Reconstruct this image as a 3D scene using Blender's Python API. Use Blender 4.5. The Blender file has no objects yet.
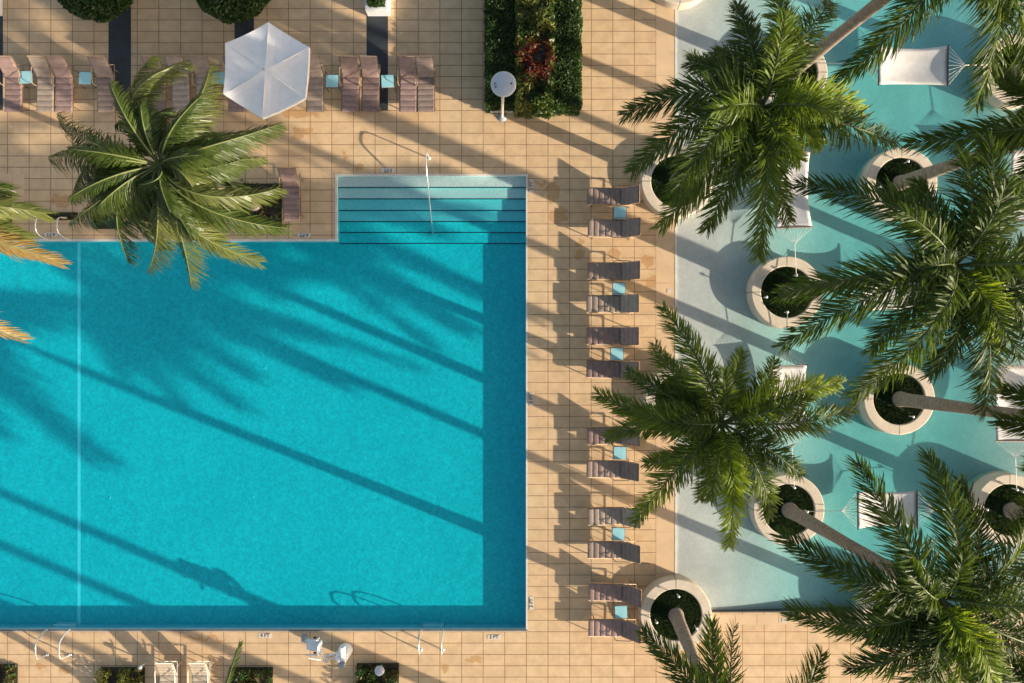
import bpy, bmesh, math, random
from mathutils import Vector as V, Matrix, noise
random.seed(7)
PI = math.pi
CH = 26.26; K = 26.0
ELEV, AZ = 17.0, 113.0
sc = bpy.context.scene
C = sc.collection
def W(px, py, z=0.0):
    s = (CH - z) / CH
    return V(((px-512)*s/K, -(py-341.5)*s/K, z))

# ------------------------------------------------------------------ materials
def nt(name):
    m = bpy.data.materials.new(name); m.use_nodes = True
    n = m.node_tree; n.nodes.clear()
    o = n.nodes.new('ShaderNodeOutputMaterial')
    return m, n, o
def nd(n, t, **kw):
    x = n.nodes.new(t)
    for k, v in kw.items():
        if k in x.inputs.keys(): x.inputs[k].default_value = v
        else: setattr(x, k, v)
    return x
def mix(n, fac, a, b, mode='MIX'):
    x = n.nodes.new('ShaderNodeMix'); x.data_type = 'RGBA'; x.blend_type = mode
    for i, v in ((0, fac), (6, a), (7, b)):
        if hasattr(v, 'is_output'): n.links.new(v, x.inputs[i])
        else: x.inputs[i].default_value = (v if i == 0 else (*v[:3], 1))
    return x.outputs[2]
def math_(n, op, a, b=0.0, c=None, clamp=False):
    x = n.nodes.new('ShaderNodeMath'); x.operation = op; x.use_clamp = clamp
    for i, v in enumerate((a, b) if c is None else (a, b, c)):
        if hasattr(v, 'is_output'): n.links.new(v, x.inputs[i])
        else: x.inputs[i].default_value = v
    return x.outputs[0]
def ramp(n, fac, stops):
    x = n.nodes.new('ShaderNodeValToRGB'); n.links.new(fac, x.inputs[0])
    e = x.color_ramp.elements
    while len(e) < len(stops): e.new(.5)
    for i, (p, c) in enumerate(stops):
        e[i].position = p; e[i].color = (c, c, c, 1) if isinstance(c, (int, float)) else (*c, 1)
    return x.outputs[0]
def coords(n): return n.nodes.new('ShaderNodeTexCoord').outputs['Object']
def geo_pos(n): return n.nodes.new('ShaderNodeNewGeometry').outputs['Position']
def noise_(n, vec, scale, detail=3, rough=.55):
    x = nd(n, 'ShaderNodeTexNoise', Scale=scale, Detail=detail, Roughness=rough)
    n.links.new(vec, x.inputs['Vector']); return x.outputs[0]
def principled(n, o, col, rough=.6, spec=.4, bump=None, bstr=.2, metal=0, bdist=.02):
    p = n.nodes.new('ShaderNodeBsdfPrincipled')
    if hasattr(col, 'is_output'): n.links.new(col, p.inputs['Base Color'])
    else: p.inputs['Base Color'].default_value = (*col, 1)
    p.inputs['Roughness'].default_value = rough; p.inputs['Metallic'].default_value = metal
    p.inputs['Specular IOR Level'].default_value = spec
    if bump is not None:
        b = n.nodes.new('ShaderNodeBump'); b.inputs['Strength'].default_value = bstr; b.inputs['Distance'].default_value = bdist
        n.links.new(bump, b.inputs['Height']); n.links.new(b.outputs[0], p.inputs['Normal'])
    n.links.new(p.outputs[0], o.inputs[0]); return p
def plain(name, col, rough=.6, var=.18, scale=6, spec=.4, metal=0, bstr=.15):
    m, n, o = nt(name); c = coords(n); f = noise_(n, c, scale, 4)
    f2 = ramp(n, f, [(.3, 0), (.7, 1)])
    col2 = mix(n, f2, [x*(1-var) for x in col], [min(1, x*(1+var)) for x in col])
    principled(n, o, col2, rough, spec, noise_(n, c, scale*12, 2), bstr, metal, .004)
    return m

TX, TY = 21.62/K, 11.33/K
STAINS = [(303,130,9,3),(298,113,22,5),(298,136,7,5),(344,155,2,3),(358,167,4,5),(558,216,9,9),(553,190,6,10),(540,182,6,2),(580,254,4,4),(615,252,7,5),
          (580,242,3,4),(655,283,14,6),(672,292,12,5),(474,659,8,5),(445,669,3,4),(41,668,4,3),(66,670,6,3),(60,200,9,8),(648,262,6,5),(662,300,7,8),(205,638,22,2),(209,633,1.5,7)]
def deck_mat(name, grout, tint):
    m, n, o = nt(name); c = geo_pos(n)
    mp = n.nodes.new('ShaderNodeMapping'); n.links.new(c, mp.inputs[0])
    w = W(591.2, 10)
    mp.inputs['Location'].default_value = (-w.x % TX, -W(0,8.6).y % TY, 0)
    b = nd(n, 'ShaderNodeTexBrick'); b.offset = 0; b.squash = 1
    b.inputs['Scale'].default_value = 1; b.inputs['Mortar Size'].default_value = .015
    b.inputs['Mortar Smooth'].default_value = .35; b.inputs['Bias'].default_value = 0
    b.inputs['Brick Width'].default_value = TX; b.inputs['Row Height'].default_value = TY
    n.links.new(mp.outputs[0], b.inputs[0])
    a = [x*1.0 for x in tint]; d = [tint[0]*.92, tint[1]*.90, tint[2]*.87]
    b.inputs['Color1'].default_value = (*a, 1); b.inputs['Color2'].default_value = (*d, 1); b.inputs['Mortar'].default_value = (*grout, 1)
    big = ramp(n, noise_(n, c, .22, 4), [(.35, 0), (.65, 1)])
    col = mix(n, math_(n, 'MULTIPLY', big, .20), b.outputs[0], (tint[0]*.95, tint[1]*.72, tint[2]*.62), 'MIX')
    mot = ramp(n, noise_(n, c, 2.3, 5, .65), [(.38, .88), (.6, 1.04)])
    col = mix(n, 1.0, col, mot, 'MULTIPLY')
    fine = ramp(n, noise_(n, c, 45, 3, .7), [(.3, .88), (.7, 1.08)])
    col = mix(n, 1.0, col, fine, 'MULTIPLY')
    # thin dirty patches
    sp = ramp(n, noise_(n, c, .9, 6, .7), [(.63, 0), (.70, 1)])
    col = mix(n, math_(n, 'MULTIPLY', sp, .35), col, (.30, .17, .075))
    # rusty water stains at their places
    sep = n.nodes.new('ShaderNodeSeparateXYZ')
    nz = nd(n, 'ShaderNodeTexNoise', Scale=3.0, Detail=5); n.links.new(c, nz.inputs['Vector'])
    vm = n.nodes.new('ShaderNodeVectorMath'); vm.operation = 'MULTIPLY_ADD'
    n.links.new(nz.outputs[1], vm.inputs[0]); vm.inputs[1].default_value = (.75, .75, 0); n.links.new(c, vm.inputs[2])
    n.links.new(vm.outputs[0], sep.inputs[0])
    tot = None
    for (px, py, rx, ry) in STAINS:
        q = W(px, py)
        dx = math_(n, 'MULTIPLY', math_(n, 'SUBTRACT', sep.outputs[0], q.x+.37), K/(rx*1.1))
        dy = math_(n, 'MULTIPLY', math_(n, 'SUBTRACT', sep.outputs[1], q.y+.37), K/(ry*1.1))
        r = math_(n, 'ADD', math_(n, 'MULTIPLY', dx, dx), math_(n, 'MULTIPLY', dy, dy))
        v = math_(n, 'SUBTRACT', 1.0, r, clamp=True)
        tot = v if tot is None else math_(n, 'MAXIMUM', tot, v)
    st = ramp(n, tot, [(.05, 0), (.3, 1)])
    col = mix(n, math_(n, 'MULTIPLY', st, .55), col, (.42, .21, .06))
    bumpf = math_(n, 'ADD', math_(n, 'MULTIPLY', b.outputs[1], -1.0), math_(n, 'MULTIPLY', noise_(n, c, 60, 2), .25))
    principled(n, o, col, .75, .3, bumpf, .5, 0, .006)
    return m
M = {}
M['deck'] = deck_mat('deck_tiles', (.20, .125, .07), (.665, .482, .285))
M['deck_orange'] = deck_mat('deck_tiles_with_rusty_grout', (.27, .13, .035), (.68, .50, .30))
M['border'] = plain('border_tiles', (.64, .45, .27), .7, .10, 1.2)
M['dark_strip'] = plain('dark_paving', (.035, .04, .045), .6, .25, 2)
M['coping'] = plain('coping_stone', (.66, .62, .54), .55, .12, 3)
M['concrete'] = plain('cast_concrete', (.56, .50, .405), .7, .12, 2.5)
M['white'] = plain('white_paint', (.80, .80, .80), .4, .05)
M['rail'] = plain('polished_rail', (.78, .78, .76), .25, .05, 6, .5, .6)
M['canvas'] = plain('white_canvas', (.86, .83, .80), .85, .05, 3, .2)
m, n, o = nt('hammock_weave'); c = coords(n)
w1 = nd(n, 'ShaderNodeTexWave', Scale=9.0, Distortion=.6); n.links.new(c, w1.inputs[0])
w2 = nd(n, 'ShaderNodeTexWave', Scale=7.0, Distortion=.6); w2.bands_direction = 'Y'; n.links.new(c, w2.inputs[0])
wv_ = math_(n, 'MULTIPLY', w1.outputs[1], w2.outputs[1])
principled(n, o, mix(n, ramp(n, noise_(n, c, 2.5, 4), [(.35, 0), (.65, 1)]), (.62, .60, .57), (.72, .70, .67)), .9, .1, wv_, .6, 0, .01); M['weave'] = m
M['rope'] = plain('white_rope', (.72, .70, .64), .8, .05)
M['bar'] = plain('dark_wood_bar', (.09, .06, .045), .5)
M['glass_top'] = plain('pale_blue_table_top', (.32, .62, .67), .25, .08, 3, .5)
M['table_frame'] = plain('dark_table_frame', (.10, .085, .07), .45)
M['frame'] = plain('bronze_frame', (.30, .22, .14), .4, .1, 5, .5, .2)
M['grey'] = plain('grey_plastic', (.30, .32, .34), .5)
M['black'] = plain('black_rubber', (.02, .02, .02), .6)
M['bed'] = plain('dark_soil', (.035, .028, .02), .9, .4, 5)
M['tile_white'] = plain('white_marker_tile', (.62, .56, .47), .4, .05)
M['ink'] = plain('black_lettering', (.10, .09, .08), .5)
M['disc'] = plain('pale_grey_metal', (.52, .54, .58), .4, .06, 4)
M['line'] = plain('pale_line_tiles', (.55, .95, .95), .5, .08, 3)
M['fitting'] = plain('white_plastic_fitting', (.8, .82, .8), .4)
M['ground'] = plain('dry_lawn', (.07, .09, .03), .95, .3, .6)
for nm, col in (('mauve', (.28, .19, .165)), ('brown', (.27, .20, .165)), ('taupe', (.36, .285, .225)), ('cream', (.50, .415, .31))):
    m, n, o = nt('padded_fabric_'+nm); c = coords(n)
    inf = n.nodes.new('ShaderNodeObjectInfo')
    k = math_(n, 'MULTIPLY_ADD', inf.outputs['Random'], .35, .82)
    cm = n.nodes.new('ShaderNodeCombineColor')
    for i in range(3): n.links.new(math_(n, 'MULTIPLY', k, col[i]), cm.inputs[i])
    mt = ramp(n, noise_(n, c, 5, 4), [(.3, .82), (.7, 1.12)])
    wv = nd(n, 'ShaderNodeTexWave', Scale=22.0); n.links.new(c, wv.inputs[0])
    principled(n, o, mix(n, 1.0, cm.outputs[0], mt, 'MULTIPLY'), .85, .2, wv.outputs[1], .3, 0, .004)
    M[nm] = m

def pool_mat(name, a, b, scale, sparkle_scale=30, lo=.9, hi=1.08):
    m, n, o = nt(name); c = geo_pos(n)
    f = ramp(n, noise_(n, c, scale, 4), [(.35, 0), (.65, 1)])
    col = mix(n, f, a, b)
    vo = nd(n, 'ShaderNodeTexVoronoi', Scale=sparkle_scale); n.links.new(c, vo.inputs['Vector'])
    sparkle = ramp(n, vo.outputs['Distance'], [(.1, lo), (.7, hi)])  # cell and noise mottling paints the sparkle of sunlit water into the plaster
    col = mix(n, 1.0, col, sparkle, 'MULTIPLY')
    fi = ramp(n, noise_(n, c, sparkle_scale*.45, 3, .7), [(.3, lo), (.7, hi)])
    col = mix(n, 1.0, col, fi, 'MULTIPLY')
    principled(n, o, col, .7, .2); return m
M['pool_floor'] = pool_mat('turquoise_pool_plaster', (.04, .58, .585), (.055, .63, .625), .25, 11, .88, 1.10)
M['step'] = pool_mat('pale_step_plaster', (.47, .60, .57), (.54, .65, .61), .6)
M['low_step'] = pool_mat('teal_step_plaster', (.20, .58, .60), (.25, .62, .63), .6)
M['nosing'] = plain('dark_step_edge_tile', (.02, .06, .09), .5)
M['wading_floor'] = pool_mat('pale_wading_plaster', (.44, .455, .43), (.55, .56, .525), .5, 12, .95, 1.04)
M['pool_wall'] = plain('pool_wall_tiles', (.22, .55, .62), .4, .1, 3)
M['gutter_and_shade'] = plain('dark_gutter_and_wall_shade', (.06, .06, .06), .5)  # gutter tile, also the painted shade at the wading pool's lower edge

def water_mat(name, absorb, dens, bs):
    m, n, o = nt(name); c = geo_pos(n)
    tr = nd(n, 'ShaderNodeBsdfTransparent'); gl = nd(n, 'ShaderNodeBsdfGlossy', Roughness=.06)
    fr = nd(n, 'ShaderNodeFresnel', IOR=1.33); ge = n.nodes.new('ShaderNodeNewGeometry'); n.links.new(math_(n, 'MULTIPLY_ADD', ge.outputs['Backfacing'], 1/1.33-1.33, 1.33), fr.inputs['IOR']); ms = n.nodes.new('ShaderNodeMixShader')
    bp = n.nodes.new('ShaderNodeBump'); bp.inputs['Strength'].default_value = bs; bp.inputs['Distance'].default_value = .03
    h = math_(n, 'ADD', noise_(n, c, 7, 3), math_(n, 'MULTIPLY', noise_(n, c, 1.6, 2), 2.0))
    n.links.new(h, bp.inputs['Height']); n.links.new(bp.outputs[0], gl.inputs['Normal']); n.links.new(bp.outputs[0], fr.inputs['Normal'])
    n.links.new(fr.outputs[0], ms.inputs[0]); n.links.new(tr.outputs[0], ms.inputs[1]); n.links.new(gl.outputs[0], ms.inputs[2])
    n.links.new(ms.outputs[0], o.inputs[0])
    va = nd(n, 'ShaderNodeVolumeAbsorption', Density=dens); va.inputs['Color'].default_value = (*absorb, 1)
    n.links.new(va.outputs[0], o.inputs['Volume'])
    return m
M['water'] = water_mat('pool_water', (.0, .86, .93), 1.6, .8)
M['water2'] = water_mat('wading_pool_water', (.12, .85, .89), 1.0, .45)

def leaf_mat(name, a, b, tr=.35, gloss=.42):
    m, n, o = nt(name); c = geo_pos(n)
    inf = n.nodes.new('ShaderNodeObjectInfo')
    f = ramp(n, noise_(n, c, 3.0, 3), [(.3, 0), (.7, 1)])
    f = math_(n, 'ADD', math_(n, 'MULTIPLY', f, .5), math_(n, 'MULTIPLY', inf.outputs['Random'], .5))
    col = mix(n, f, a, b)
    p = n.nodes.new('ShaderNodeBsdfPrincipled'); n.links.new(col, p.inputs['Base Color'])
    p.inputs['Roughness'].default_value = gloss; p.inputs['Specular IOR Level'].default_value = .3
    t = n.nodes.new('ShaderNodeBsdfTranslucent')
    n.links.new(mix(n, 1.0, col, (1.9, 1.8, .7), 'MULTIPLY'), t.inputs[0])
    ms = n.nodes.new('ShaderNodeMixShader'); ms.inputs[0].default_value = tr
    n.links.new(p.outputs[0], ms.inputs[1]); n.links.new(t.outputs[0], ms.inputs[2]); n.links.new(ms.outputs[0], o.inputs[0])
    return m
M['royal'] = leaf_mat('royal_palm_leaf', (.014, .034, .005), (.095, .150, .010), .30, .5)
M['royal_lit'] = leaf_mat('sunlit_royal_palm_leaf', (.030, .062, .008), (.145, .205, .018), .34, .45)  # lighter copy of the royal leaf, sunlight put into its colour
M['royal_bright'] = leaf_mat('sunlit_palm_frond', (.17, .25, .012), (.28, .35, .03), .42, .5)  # brightest copy: sunlit upper faces of single fronds painted as leaf colour
M['coco'] = leaf_mat('coconut_palm_leaf', (.022, .046, .007), (.085, .12, .018), .28, .40)
M['coco_pale'] = leaf_mat('pale_coconut_leaf', (.085, .11, .025), (.15, .17, .045), .3, .34)
M['dry'] = leaf_mat('dry_palm_leaf', (.20, .135, .04), (.32, .22, .075), .3)
M['rachis'] = plain('leaf_stalk', (.09, .12, .03), .5)
M['rachis_pale'] = plain('pale_leaf_stalk', (.14, .16, .05), .5)
M['hedge'] = leaf_mat('hedge_leaf', (.025, .055, .012), (.05, .095, .02), .2)
M['croton'] = leaf_mat('croton_yellow_leaf', (.06, .09, .015), (.19, .19, .04), .2)
M['croton_red'] = leaf_mat('croton_red_leaf', (.07, .015, .01), (.15, .035, .015), .2)
M['shrubmix'] = leaf_mat('low_shrub_leaf', (.03, .03, .01), (.10, .09, .025), .2)
M['grass'] = leaf_mat('planter_grass', (.012, .030, .008), (.028, .055, .014), .2, .6)
M['crownshaft'] = plain('green_crownshaft', (.10, .16, .04), .4)
m, n, o = nt('palm_trunk'); c = coords(n)
sp = n.nodes.new('ShaderNodeSeparateXYZ'); n.links.new(c, sp.inputs[0])
rg = math_(n, 'SINE', math_(n, 'ADD', math_(n, 'MULTIPLY', sp.outputs[2], 30.0), math_(n, 'MULTIPLY', noise_(n, c, 2.5, 3), 5.0)))
f = ramp(n, math_(n, 'MULTIPLY_ADD', rg, .5, .5), [(.0, .88), (.5, 1.0), (1, 1.03)])
bl = ramp(n, noise_(n, c, 5, 5, .7), [(.35, .72), (.65, 1.12)])
col = mix(n, 1.0, mix(n, 1.0, (.30, .245, .195), f, 'MULTIPLY'), bl, 'MULTIPLY')
principled(n, o, col, .85, .2, rg, .15, 0, .015); M['trunk'] = m

# ------------------------------------------------------------------ mesh helpers
class MB:
    def __init__(s): s.v = []; s.f = []; s.m = []; s.sm = []
    def add(s, vs, fs, mi=0, smooth=False):
        b = len(s.v); s.v += [tuple(v) for v in vs]; s.f += [tuple(i+b for i in f) for f in fs]
        s.m += [mi]*len(fs); s.sm += [smooth]*len(fs)
    def box(s, c, d, rz=0, mi=0, rx=0, bev=0):
        R = Matrix.Rotation(rz, 3, 'Z') @ Matrix.Rotation(rx, 3, 'X'); c = V(c)
        if bev:
            bm = bmesh.new(); bmesh.ops.create_cube(bm, size=1)
            for v in bm.verts: v.co = V((v.co.x*d[0], v.co.y*d[1], v.co.z*d[2]))
            bmesh.ops.bevel(bm, geom=list(bm.edges), offset=bev, segments=2, affect='EDGES')
            bm.verts.index_update()
            s.add([c + R @ v.co for v in bm.verts], [[v.index for v in f.verts] for f in bm.faces], mi); bm.free(); return
        vs = [c + R @ V((x*d[0]/2, y*d[1]/2, z*d[2]/2)) for z in (-1, 1) for y in (-1, 1) for x in (-1, 1)]
        s.add(vs, [(0,2,3,1),(4,5,7,6),(0,1,5,4),(2,6,7,3),(0,4,6,2),(1,3,7,5)], mi)
    def tube(s, pts, r, n=8, mi=0, cap=True, smooth=True):
        pts = [V(p) for p in pts]; rs = r if isinstance(r, (list, tuple)) else [r]*len(pts)
        vs = []; up = None
        for i, p in enumerate(pts):
            t = (pts[min(i+1, len(pts)-1)] - pts[max(i-1, 0)]).normalized()
            if up is None: up = V((0,0,1)) if abs(t.z) < .9 else V((1,0,0))
            a = t.cross(up).normalized(); b = a.cross(t).normalized(); up = b
            for k in range(n):
                g = 2*PI*k/n; vs.append(p + (a*math.cos(g) + b*math.sin(g))*rs[i])
        fs = [(i*n+k, i*n+(k+1) % n, (i+1)*n+(k+1) % n, (i+1)*n+k) for i in range(len(pts)-1) for k in range(n)]
        s.add(vs, fs, mi, smooth)
        if cap:
            b = len(s.v) - len(vs)
            s.f += [tuple(range(b, b+n)), tuple(range(b+len(vs)-n, b+len(vs)))]; s.m += [mi]*2; s.sm += [False]*2
    def lathe(s, prof, n=48, c=(0,0,0), mi=0, smooth=True, close=False):
        c = V(c); vs = [c + V((r*math.cos(2*PI*k/n), r*math.sin(2*PI*k/n), z)) for r, z in prof for k in range(n)]
        L = len(prof); fs = [(i*n+k, i*n+(k+1) % n, ((i+1) % L)*n+(k+1) % n, ((i+1) % L)*n+k) for i in range(L if close else L-1) for k in range(n)]
        s.add(vs, fs, mi, smooth)
    def obj(s, name, mats, parent=None, loc=(0,0,0), rz=0):
        me = bpy.data.meshes.new(name); me.from_pydata(s.v, [], s.f)
        for m in (mats if isinstance(mats, list) else [mats]): me.materials.append(M[m])
        me.polygons.foreach_set('material_index', s.m); me.polygons.foreach_set('use_smooth', s.sm); me.update()
        o = bpy.data.objects.new(name, me); C.objects.link(o); o.location = loc; o.rotation_euler = (0,0,rz)
        if parent: o.parent = parent
        return o
def tag(o, label=None, cat=None, group=None, kind=None):
    for k, v in (('label', label), ('category', cat), ('group', group), ('kind', kind)):
        if v: o[k] = v
    return o
def empty(name, loc, rz=0, label=None, cat=None, group=None):
    o = bpy.data.objects.new(name, None); C.objects.link(o); o.location = loc; o.rotation_euler = (0,0,rz)
    return tag(o, label, cat, group)
def copy_tree(o, parent=None):
    c = o.copy(); C.objects.link(c); c.parent = parent
    for ch in list(o.children): copy_tree(ch, c)
    return c
def rounded(pts, r=.08, n=5):
    pts = [V(p) for p in pts]; out = [pts[0]]
    for a, b, c in zip(pts, pts[1:], pts[2:]):
        rr = min(r, (a-b).length*.45, (c-b).length*.45)
        p, q = b + (a-b).normalized()*rr, b + (c-b).normalized()*rr
        for i in range(n+1):
            t = i/n; out.append(p*(1-t)**2 + b*2*t*(1-t) + q*t*t)
    out.append(pts[-1]); return out

# ------------------------------------------------------------------ setting
def X(px): return (px-512)/K
def Y(py): return -(py-341.5)/K
def sheet(name, xs, ys, keep, z, mat, drop=None):
    mb = MB()
    for i in range(len(xs)-1):
        for j in range(len(ys)-1):
            if keep((xs[i]+xs[i+1])/2, (ys[j]+ys[j+1])/2):
                x0, x1, y0, y1 = X(xs[i]), X(xs[i+1]), Y(ys[j+1]), Y(ys[j])
                mb.add([(x0,y0,z),(x1,y0,z),(x1,y1,z),(x0,y1,z)], [(0,1,2,3)])
    o = mb.obj(name, mat); o['kind'] = 'structure'; return o
PL, PR, PT, PB = -330, 526, 241, 629.5
NX, NY = 337, 176
WL, WR, WT, WB = 677, 1085, -300, 611
def in_pool(x, y): return (PL < x < PR and PT < y < PB) or (NX < x < PR and NY < y <= PT)
def in_wade(x, y): return WL < x < WR and WT < y < WB
sheet('pool_deck', [-1100, PL, NX, PR, WL, WR, 2100], [-900, WT, NY, PT, WB, PB, 1500], lambda x, y: not in_pool(x, y) and not in_wade(x, y) and not (x > WL and y > WB), 0, 'deck')
sheet('lower_deck', [WL, 2100], [WB, 1500], lambda x, y: True, 0, 'deck_orange')
g = MB(); g.add([(-900,-900,-1.4),(900,-900,-1.4),(900,900,-1.4),(-900,900,-1.4)], [(0,1,2,3)])
g.obj('ground', 'ground')['kind'] = 'structure'
# border bands along the pools
bd = MB()
def band(mb, x0, y0, x1, y1, z=.004, mi=0):
    a, b, c, d = X(x0), X(x1), Y(y1), Y(y0); mb.add([(a,c,z),(b,c,z),(b,d,z),(a,d,z)], [(0,1,2,3)], mi)
for k in range(23):
    y0 = WT + 2 + k*41.5
    if y0 < WB: band(bd, 656, y0+.35, 674.2, min(y0+41.2, WB+10))
for k in range(30): band(bd, 714+k*21.6, 614.5, 714+k*21.6+21.1, 624.5)
bd.obj('border_paving', 'border')['kind'] = 'structure'
ds = MB()
for x0, y0, x1, y1 in ((-14,-60,3,110),(108.5,-60,131,110.5),(234.5,-60,254,60),(366.5,-60,388,110.5)): band(ds, x0, y0, x1, y1)
ds.obj('dark_paving_strip', 'dark_strip')['kind'] = 'structure'
# main pool basin
FZ = -.55; WZ = -.15
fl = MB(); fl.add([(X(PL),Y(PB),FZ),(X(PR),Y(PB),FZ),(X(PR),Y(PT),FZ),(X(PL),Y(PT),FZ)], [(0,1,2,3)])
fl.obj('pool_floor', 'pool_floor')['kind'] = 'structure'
wl = MB()
def wall(mb, a, b, z0, z1, mi=0): mb.add([(X(a[0]),Y(a[1]),z0),(X(b[0]),Y(b[1]),z0),(X(b[0]),Y(b[1]),z1),(X(a[0]),Y(a[1]),z1)], [(0,1,2,3)], mi)
for a, b in (((PL,PT),(NX,PT)),((NX,PT),(NX,NY)),((NX,NY),(PR,NY)),((PR,NY),(PR,PB)),((PR,PB),(PL,PB)),((PL,PB),(PL,PT))):
    wall(wl, a, b, -.8, -.08); wall(wl, a, b, -.08, 0, 1)
wl.obj('pool_wall', ['pool_wall', 'coping'])['kind'] = 'structure'
st = MB()
ys = [176, 187, 198.2, 209.5, 220.5, 231.3, 242.2]; zs = [-.168, -.23, -.30, -.36, -.42, -.485]
for i in range(6):
    x0, x1, y1, y0 = X(NX)+.002, X(PR)-.002, Y(ys[i])-(0.002 if i == 0 else 0), Y(ys[i+1]); z = zs[i]
    st.add([(x0,y0,z),(x1,y0,z),(x1,y1,z),(x0,y1,z)], [(0,1,2,3)], 0 if i < 2 else (3 if i < 4 else 2))
    st.add([(x0,y0-.001,z+.002),(x1,y0-.001,z+.002),(x1,y0+.045,z+.002),(x0,y0+.045,z+.002)], [(0,1,2,3)], 1)
    zb = zs[i+1] if i < 5 else FZ
    st.add([(x0,y0,zb),(x1,y0,zb),(x1,y0,z),(x0,y0,z)], [(0,1,2,3)], 2)
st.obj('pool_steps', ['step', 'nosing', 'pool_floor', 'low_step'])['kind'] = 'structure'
cp = MB()
def cope(mb, x0, y0, x1, y1): band(mb, x0, y0, x1, y1, .009)
w_ = 2.0
cope(cp, PL, PT-w_, NX-w_, PT); cope(cp, NX-w_, NY, NX, PT); cope(cp, NX-w_, NY-w_, PR+w_, NY); cope(cp, PR, NY, PR+w_*.8, PB); cope(cp, PL, PB+1.3, PR+w_*.8, PB+1.9)
cope(cp, WL-2.2, WT, WL, WB)
cp.obj('pool_coping', 'coping')['kind'] = 'structure'
gt = MB(); band(gt, PL, PB, PR+1.5, PB+1.3, .006); band(gt, WL, WB, WR, WB+1.5, .007)  # second strip draws the line of shade along the wading pool's lower edge
gt.obj('gutter_and_shade_line', 'gutter_and_shade')['kind'] = 'structure'
ln = MB(); xl = 512+(79-512)*(CH-FZ)/CH
band(ln, xl-1.6, PT+.2, xl+1.6, PB-.2, FZ+.004); ln.add([(X(xl-1.6),Y(PB)+.003,FZ),(X(xl+1.6),Y(PB)+.003,FZ),(X(xl+1.6),Y(PB)+.003,-.1),(X(xl-1.6),Y(PB)+.003,-.1)], [(0,1,2,3)])
ln.obj('pool_floor_line', 'line')['kind'] = 'structure'
# wading pool: floor slopes in from the deck like a beach
def wz(px):
    a = min(1, max(0, (px-WL)/205)); b = min(1, max(0, (WR-px)/150))
    s = lambda t: t*t*(3-2*t)
    return -.056 - .40*min(s(a)**1.2, s(b))
wf = MB(); N = 60; pxs = [WL + (WR-WL)*i/N for i in range(N+1)]; vs = []
for p in pxs: vs += [(X(p), Y(WB), wz(p)), (X(p), Y(WT), wz(p))]
wf.add(vs, [(2*i, 2*i+2, 2*i+3, 2*i+1) for i in range(N)], 0, True)
wf.obj('wading_pool_floor', 'wading_floor')['kind'] = 'structure'
ww = MB()
for a, b in (((WL,WB),(WR,WB)),((WL,WT),(WR,WT)),((WL,WB),(WL,WT)),((WR,WB),(WR,WT))): wall(ww, a, b, -.5, 0, 1 if a[1] == b[1] == WB else 0)  # lower wall coloured dark to paint in the shade below the deck edge
ww.obj('wading_pool_wall', ['coping', 'gutter_and_shade'])['kind'] = 'structure'
def water(name, x0, y0, x1, y1, z1, z0, mat):
    mb = MB(); a, b, c, d = X(x0), X(x1), Y(y1), Y(y0)
    mb.add([(a,c,z0),(b,c,z0),(b,d,z0),(a,d,z0),(a,c,z1),(b,c,z1),(b,d,z1),(a,d,z1)], [(3,2,1,0),(4,5,6,7),(0,1,5,4),(1,2,6,5),(2,3,7,6),(3,0,4,7)])
    mb.obj(name, mat)['kind'] = 'structure'
water('pool_water', PL-3, NY-3, PR+3, PB+3, WZ, -1.0, 'water')
water('wading_pool_water', WL-3, WT-3, WR+3, WB+3, -.045, -.9, 'water2')

# ------------------------------------------------------------------ palms
def frond_mb(p0, p1, rise, n=120, L=.8, w=.04, style='royal', side=0.0, seed=0):
    """one feather leaf from p0 to p1 (local), arching by `rise`"""
    r = random.Random(seed); mb = MB(); p0 = V(p0); p1 = V(p1); d = p1-p0
    lat = V((-d.y, d.x, 0)).normalized()
    def P(t): return p0 + d*t + V((0,0,rise*4*t*(1-t)*(1.25-.5*t))) + lat*side*4*t*(1-t)
    pts = [P(i/14) for i in range(15)]
    mb.tube(pts, [(.042 if style == 'royal' else .034)*(1-.85*i/14) for i in range(15)], 5, 1)
    for i in range(n):
        t = .10 + .90*(i+r.random()*.6)/n; t = min(t, .995)
        p = P(t); T = (P(min(1, t+.02)) - P(t-.02)).normalized()
        S = T.cross(V((0,0,1))).normalized(); Nn = S.cross(T).normalized()
        prof = min(1, .45+t*2.0) * (max(0, 1-t)**.36*.86+.2)
        for sd in (-1, 1):
            l = L*prof*r.uniform(.72, 1.1)*(.85+.22*noise.noise(V((t*7, sd*3, seed))))
            if style == 'royal':
                al = math.radians(64 - 32*t + r.uniform(-12, 12)); be = math.radians(r.choice((-35, -15, 5, 28, 45)) + r.uniform(-9, 9)); dr = r.uniform(.12, .5)
            else:
                al = math.radians(56 - 30*t + r.uniform(-8, 8)); be = math.radians(-30 + r.uniform(-14, 14)); dr = r.uniform(.45, .8)
            D = (T*math.cos(al) + (S*sd*math.cos(be) + Nn*math.sin(be))*math.sin(al)).normalized()
            wv = (T - D*T.dot(D)).normalized()
            tw = math.radians(r.uniform(-45, 45) if style == 'royal' else r.uniform(-18, 18)); wv = Matrix.Rotation(tw, 3, D) @ wv
            ww_ = w*r.uniform(.8, 1.15)*(.6+.4*prof)
            a = p; b = p + D*l*.45 + V((0,0,-dr*l*.12)); c = p + D*l*.8 + V((0,0,-dr*l*.5)); e = p + D*l*.98 + V((0,0,-dr*l*1.0))
            mb.add([a-wv*ww_*.3, a+wv*ww_*.3, b+wv*ww_*.5, b-wv*ww_*.5, c+wv*ww_*.38, c-wv*ww_*.38, e], [(0,1,2,3),(3,2,4,5),(5,4,6)], 0)
    return mb
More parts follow.
